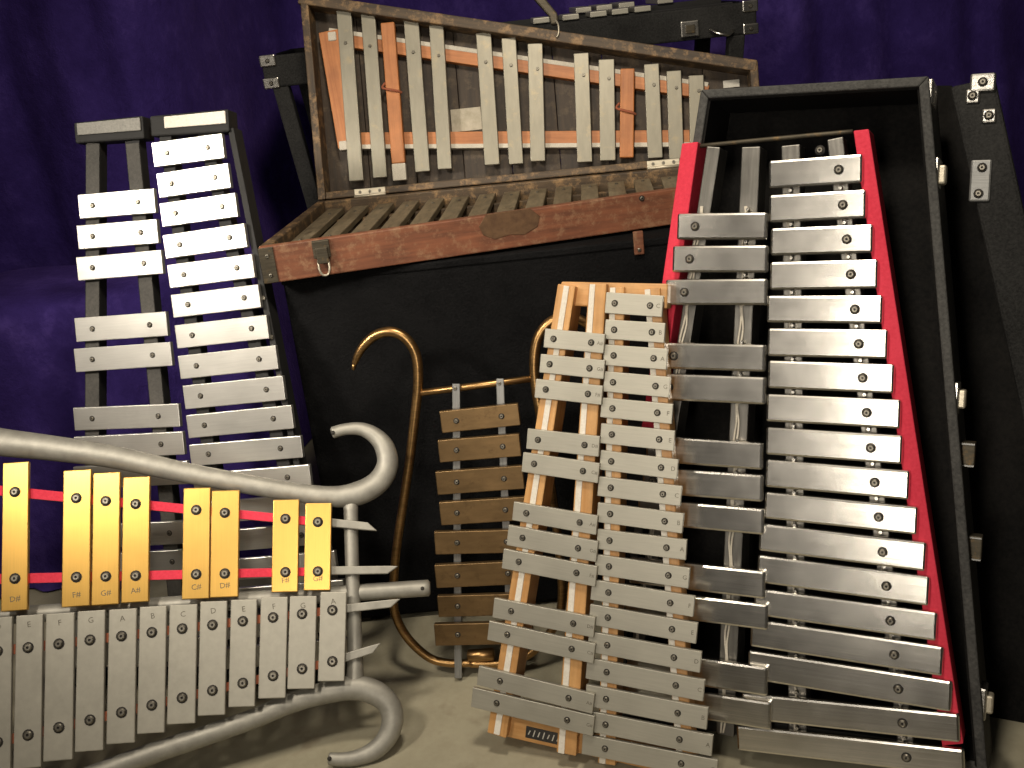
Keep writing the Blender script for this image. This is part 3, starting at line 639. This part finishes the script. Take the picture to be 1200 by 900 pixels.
# ------------------------------------------------------------------ large glockenspiel with red side boards
def big():
    fr = standing(1010, 907, .5, -.065)
    r = thing('glockenspiel', 'large polished steel glockenspiel between bright red side boards, stood in an open black case', 'glockenspiel', Matrix.Translation(fr.o))
    nat = [[(900, 188), (1010.7, 179.9), (1011.5, 214), (900.5, 221.5)], [(900, 228.7), (1016, 221.2), (1014.3, 256), (901.3, 260.9)], [(902, 267.5), (1024, 262), (1022.7, 296.7), (902.8, 299.5)], [(901.2, 307), (1030.7, 303.3), (1027.5, 338.5), (901.7, 339.8)], [(898.3, 346.5), (1036, 345.5), (1033.3, 380.1), (898, 377.9)], [(898.7, 384.3), (1041.3, 386), (1040, 421.2), (899, 417.7)], [(899.5, 422.2), (1049.3, 426.5), (1046.7, 462), (899, 455)], [(897.9, 460.7), (1056.5, 468.7), (1054.7, 502.5), (897.3, 494.8)], [(896.8, 499.9), (1058.3, 510), (1057, 544.7), (897.3, 533.2)], [(896.9, 538), (1066.7, 551.3), (1065.3, 586.5), (896.3, 571)], [(895.8, 576), (1076, 594), (1075, 627.3), (895, 608)], [(890, 613.5), (1086, 635), (1084.3, 670.7), (888, 645.2)], [(888, 650), (1090, 676), (1088.3, 710.7), (886, 683)], [(884, 690), (1099.3, 717), (1096.7, 753), (882, 720)], [(880, 726), (1106.7, 757.5), (1103.7, 794), (878, 757)], [(877, 762), (1116.7, 799), (1114, 835), (875, 796)], [(870, 812), (1123, 837.5), (1126, 871), (868, 843)], [(863, 850), (1130, 879), (1131, 911), (863, 880)]]
    acc = [[(793.7, 249.5), (898.7, 248.7), (898.7, 280.7), (791.9, 281.5)], [(788, 287.9), (900, 286.8), (898.7, 319.9), (786.7, 319.3)], [(780, 327.3), (899.2, 326), (898.1, 358), (778.7, 358)], [(772, 401), (897.3, 403.9), (895.7, 436.1), (770, 432.2)], [(768, 437), (897.3, 442), (896, 474.5), (766, 469.0)], [(757, 510), (893.8, 519.3), (893, 551), (756, 541.5)], [(753, 547), (894.3, 556.7), (893, 588.7), (752, 578)], [(748, 584), (895, 596.7), (895, 627.3), (746, 614)], [(737, 653), (896.7, 669.3), (895.7, 703.3), (736, 683)], [(733, 690), (900.7, 707.3), (898.3, 740.7), (731, 716)], [(721, 757), (900, 782.7), (898, 816.7), (720, 789)], [(716, 796), (903, 823), (903, 857), (715, 826)]]
    zt, za, th = .036, .043, .0085
    ext = lambda l, y: (on_line(l, y=y), y)
    n_l, n_r = ((927, 222), (934, 800)), ((982.7, 198), (1063, 887)); a_l, a_r = ((836, 172), (771, 600)), ((880, 172), (852, 800))
    for l, w, z1, y0, nm in ((n_l, 22, zt - th - .004, 170, 0), (n_r, 19, zt - th - .004, 162, 0), (a_l, 16, za - th - .004, 172, 1), (a_r, 22, za - th - .004, 172, 1)):
        yE = 884 if l is n_r else 876 if l is n_l else 862 if l is a_r else 832
        o = stripx('rail', fr, ext(l, y0), ext(l, yE), w, w, .0, z1, 'rail_grey', r, .001)
        for dx in (-3.2, -.6) if nm else (-2,):
            a, b = fr.px(on_line(l, y=y0 + 70) + dx, y0 + 70, z1), fr.px(on_line(l, y=yE - 4) + dx, yE - 4, z1)
            pts = [(*a.lerp(b, k / 40), z1 + .0016 + .0006 * math.sin(k * 1.9 + dx), .0011) for k in range(41)]
            pts = [(p[0] + .0012 * math.sin(k * 1.7 + dx * 2), p[1], p[2], p[3]) for k, p in enumerate(pts)]
            tube('cord', fr, pts, 'cord', o, 2, 6)
    # red side boards
    rb = [prism('red_board', fr, [fr.px(*p, .030) for p in poly], -.004, .030, 'red_felt', r, .0012, align=1) for poly in ([(1000, 153), (1018, 151), (1129, 872), (1104, 874)], [(799, 168), (818, 166), (771, 506), (751, 505)])]
    stripx('bottom_board', fr, (702, 829), (1129, 888), 18, 18, -.004, .016, 'black_metal', r, .001)
    a, b = fr.px(820, 171, .02), fr.px(999, 154, .02)
    tube('top_rod', fr, [(*a, .02, .0022), (*a.lerp(b, .5), .0205, .0024), (*b, .02, .0022)], 'iron', r, 4, 8)
    for x, y in ((961, 176), (983, 170), (980, 180)):
        c = fr.px(x, y, .02); place(SCREW['mid'], 'clip', fr, r, c, .020)
    for i, q in enumerate(nat):
        o, *_ = bar(fr, q, zt + random.uniform(-.0003, .0003), th, 'steel', r, bev=.0026, seg=4); screws(fr, o, q, [n_r], zt, 'mid')
        if i < 17:
            y = (q[3][1] + nat[i + 1][0][1]) / 2; ym = (q[2][1] + nat[i + 1][1][1]) / 2
            for l, yy in ((n_l, y * .8 + ym * .2), (n_r, y * .4 + ym * .6)): place(SCREW['pin'], 'pin', fr, r, fr.px(on_line(l, y=yy), yy, zt - .006), zt - .014)
    a_s = ((814.7, 264.7), (783, 460))
    for i, q in enumerate(acc):
        o, *_ = bar(fr, q, za + random.uniform(-.0003, .0003), th, 'steel', r, bev=.0026, seg=4); screws(fr, o, q, [a_s], za, 'mid')
        y = q[1][1] - 3; place(SCREW['pin'], 'pin', fr, r, fr.px(on_line(a_r, y=y), y, za - .006), za - .014)
    # the open case it stands in
    c = thing('instrument_case', 'open black plush lined case holding the red sided glockenspiel, with latches on its rim', 'case', Matrix.Translation(fr.o))
    zr = .012; Z0 = -.075
    O = [fr.px(*p, zr) for p in ((821, 105), (1088, 89), (1158, 914), (706, 862))]
    yb = -(Z0 - .003) * fr.z.z / fr.y.z                     # the back lower edge rests on the floor
    O[2] = O[1] + (O[2] - O[1]) * ((yb - O[1].y) / (O[2].y - O[1].y)); O[3] = O[0] + (O[3] - O[0]) * ((yb - O[0].y) / (O[3].y - O[0].y))
    cc = sum(O, Vector((0, 0))) / 4
    def inset(i, t):
        p, a_, b_ = O[i], O[i - 1], O[(i + 1) % 4]; d1 = (a_ - p).normalized(); d2 = (b_ - p).normalized(); s = abs(d1.cross(d2)) if hasattr(d1, 'cross') else 1
        return p + (d1 + d2) * (t / max(abs(d1.x * d2.y - d1.y * d2.x), .3))
    I = [inset(i, .0092) for i in range(4)]
    for i, nm in enumerate(('top_side', 'long_side', 'bottom_side', 'long_side')):
        j = (i + 1) % 4
        prism(nm, fr, [O[i], O[j], I[j], I[i]], Z0, zr if i != 2 else -.006, 'rim_tape', c, .0015)
        J = [inset(k, .0112) for k in range(4)]
        prism('lining', fr, [I[i], I[j], J[j], J[i]], Z0 + .0056, zr - .004 if i != 2 else -.008, 'plush', c, 0)
    prism('back_panel', fr, [p + (cc - p) * .004 for p in O], Z0 - .003, Z0 + .0055, 'plush', c, 0)
    for (x, y, kind) in ((1092, 205, 0), (1115, 467, 0), (1123, 533, 1), (1131, 643, 1), (1147, 823, 0)):
        p = fr.px(x, y, 0)
        if kind == 0:
            k = box('latch', fr, p.x - .002, p.x + .007, p.y - .016, p.y + .016, -.02, .006, 'chrome', c, .002)
            box('latch_lever', fr, p.x + .003, p.x + .013, p.y - .009, p.y + .009, -.012, .003, 'hinge', k, .002)
        else:
            p = fr.px(x + 2, y, 0)
            k = box('hinge', fr, p.x - .003, p.x + .013, p.y - .012, p.y + .012, -.022, -.004, 'iron', c, .001)
            for yy in (-.0105, .0105): box('hinge_edge', fr, p.x - .002, p.x + .0125, p.y + yy - .0007, p.y + yy + .0007, -.0041, -.003, 'strap', k, 0)
    q = fr.px(1090, 96, zr); k = box('corner_plate', fr, q.x - .006, q.x + .003, q.y - .02, q.y + .004, -.03, zr - .004, 'chrome', c, .002)
big()

def side_case():
    fr = standing(1010, 907, .5, -.065)
    r = thing('instrument_case', 'worn black case standing at the far right with bright metal corner and lock plates', 'case', Matrix.Translation(fr.M @ Vector((.2, 0, -.1))))
    yf = lambda z: -z * fr.z.z / fr.y.z
    def foot(p, q, z):
        """carry the edge p to q on down to the floor"""
        a, b = fr.px(*p, z), fr.px(*q, z); t = (yf(z) - a.y) / (b.y - a.y); return a, a + (b - a) * t
    z1, z2 = -.085, -.125
    lt, lb = foot((1060, 100), (1090, 600), z2); st, sb = foot((1113, 101), (1167, 347), z1); rt, rb = foot((1166, 90), (1220, 338), z1)
    st2, sb2 = foot((1116, 100), (1170, 347), z2)
    yz = yf(z2 - .05); sb = sb + (st - sb) * ((yz - sb.y) / (st.y - sb.y)); rb = rb + (rt - rb) * ((yz - rb.y) / (rt.y - rb.y))
    prism('inner_face', fr, [lb, sb2, st2, lt], z2 - .012, z2, 'plush', r, .001, align=1)
    prism('shell', fr, [sb, rb, rt, st], z2 - .05, z1, 'tolex_grey', r, .004, align=1)
    def at(x, y, hw, hh, nm, mat, d=.004):
        c = fr.px(x, y, z1); o = box(nm, fr, c.x - hw, c.x + hw, c.y - hh, c.y + hh, z1 - .001, z1 + d, mat, r, .002); return o, c
    o, c = at(1152, 97, .012, .009, 'corner_plate', 'chrome', .004); place(SCREW['mid'], 'screw', fr, o, c, z1 + .004)
    for x, y in ((1140, 113), (1159, 136)):
        o, c = at(x, y, .007, .007, 'rivet_plate', 'chrome', .003); place(SCREW['mid'], 'screw', fr, o, c, z1 + .003)
    o, c = at(1149, 212, .010, .021, 'lock_plate', 'strap', .003)
    for k in (-1, 1): place(SCREW['mid'], 'screw', fr, o, (c.x + k * .001, c.y + k * .013), z1 + .003)
side_case()
for o in bpy.data.objects:
    if o.type == 'MESH' and len(o.data.materials) == 0: o.data.materials.append(M['ink'])
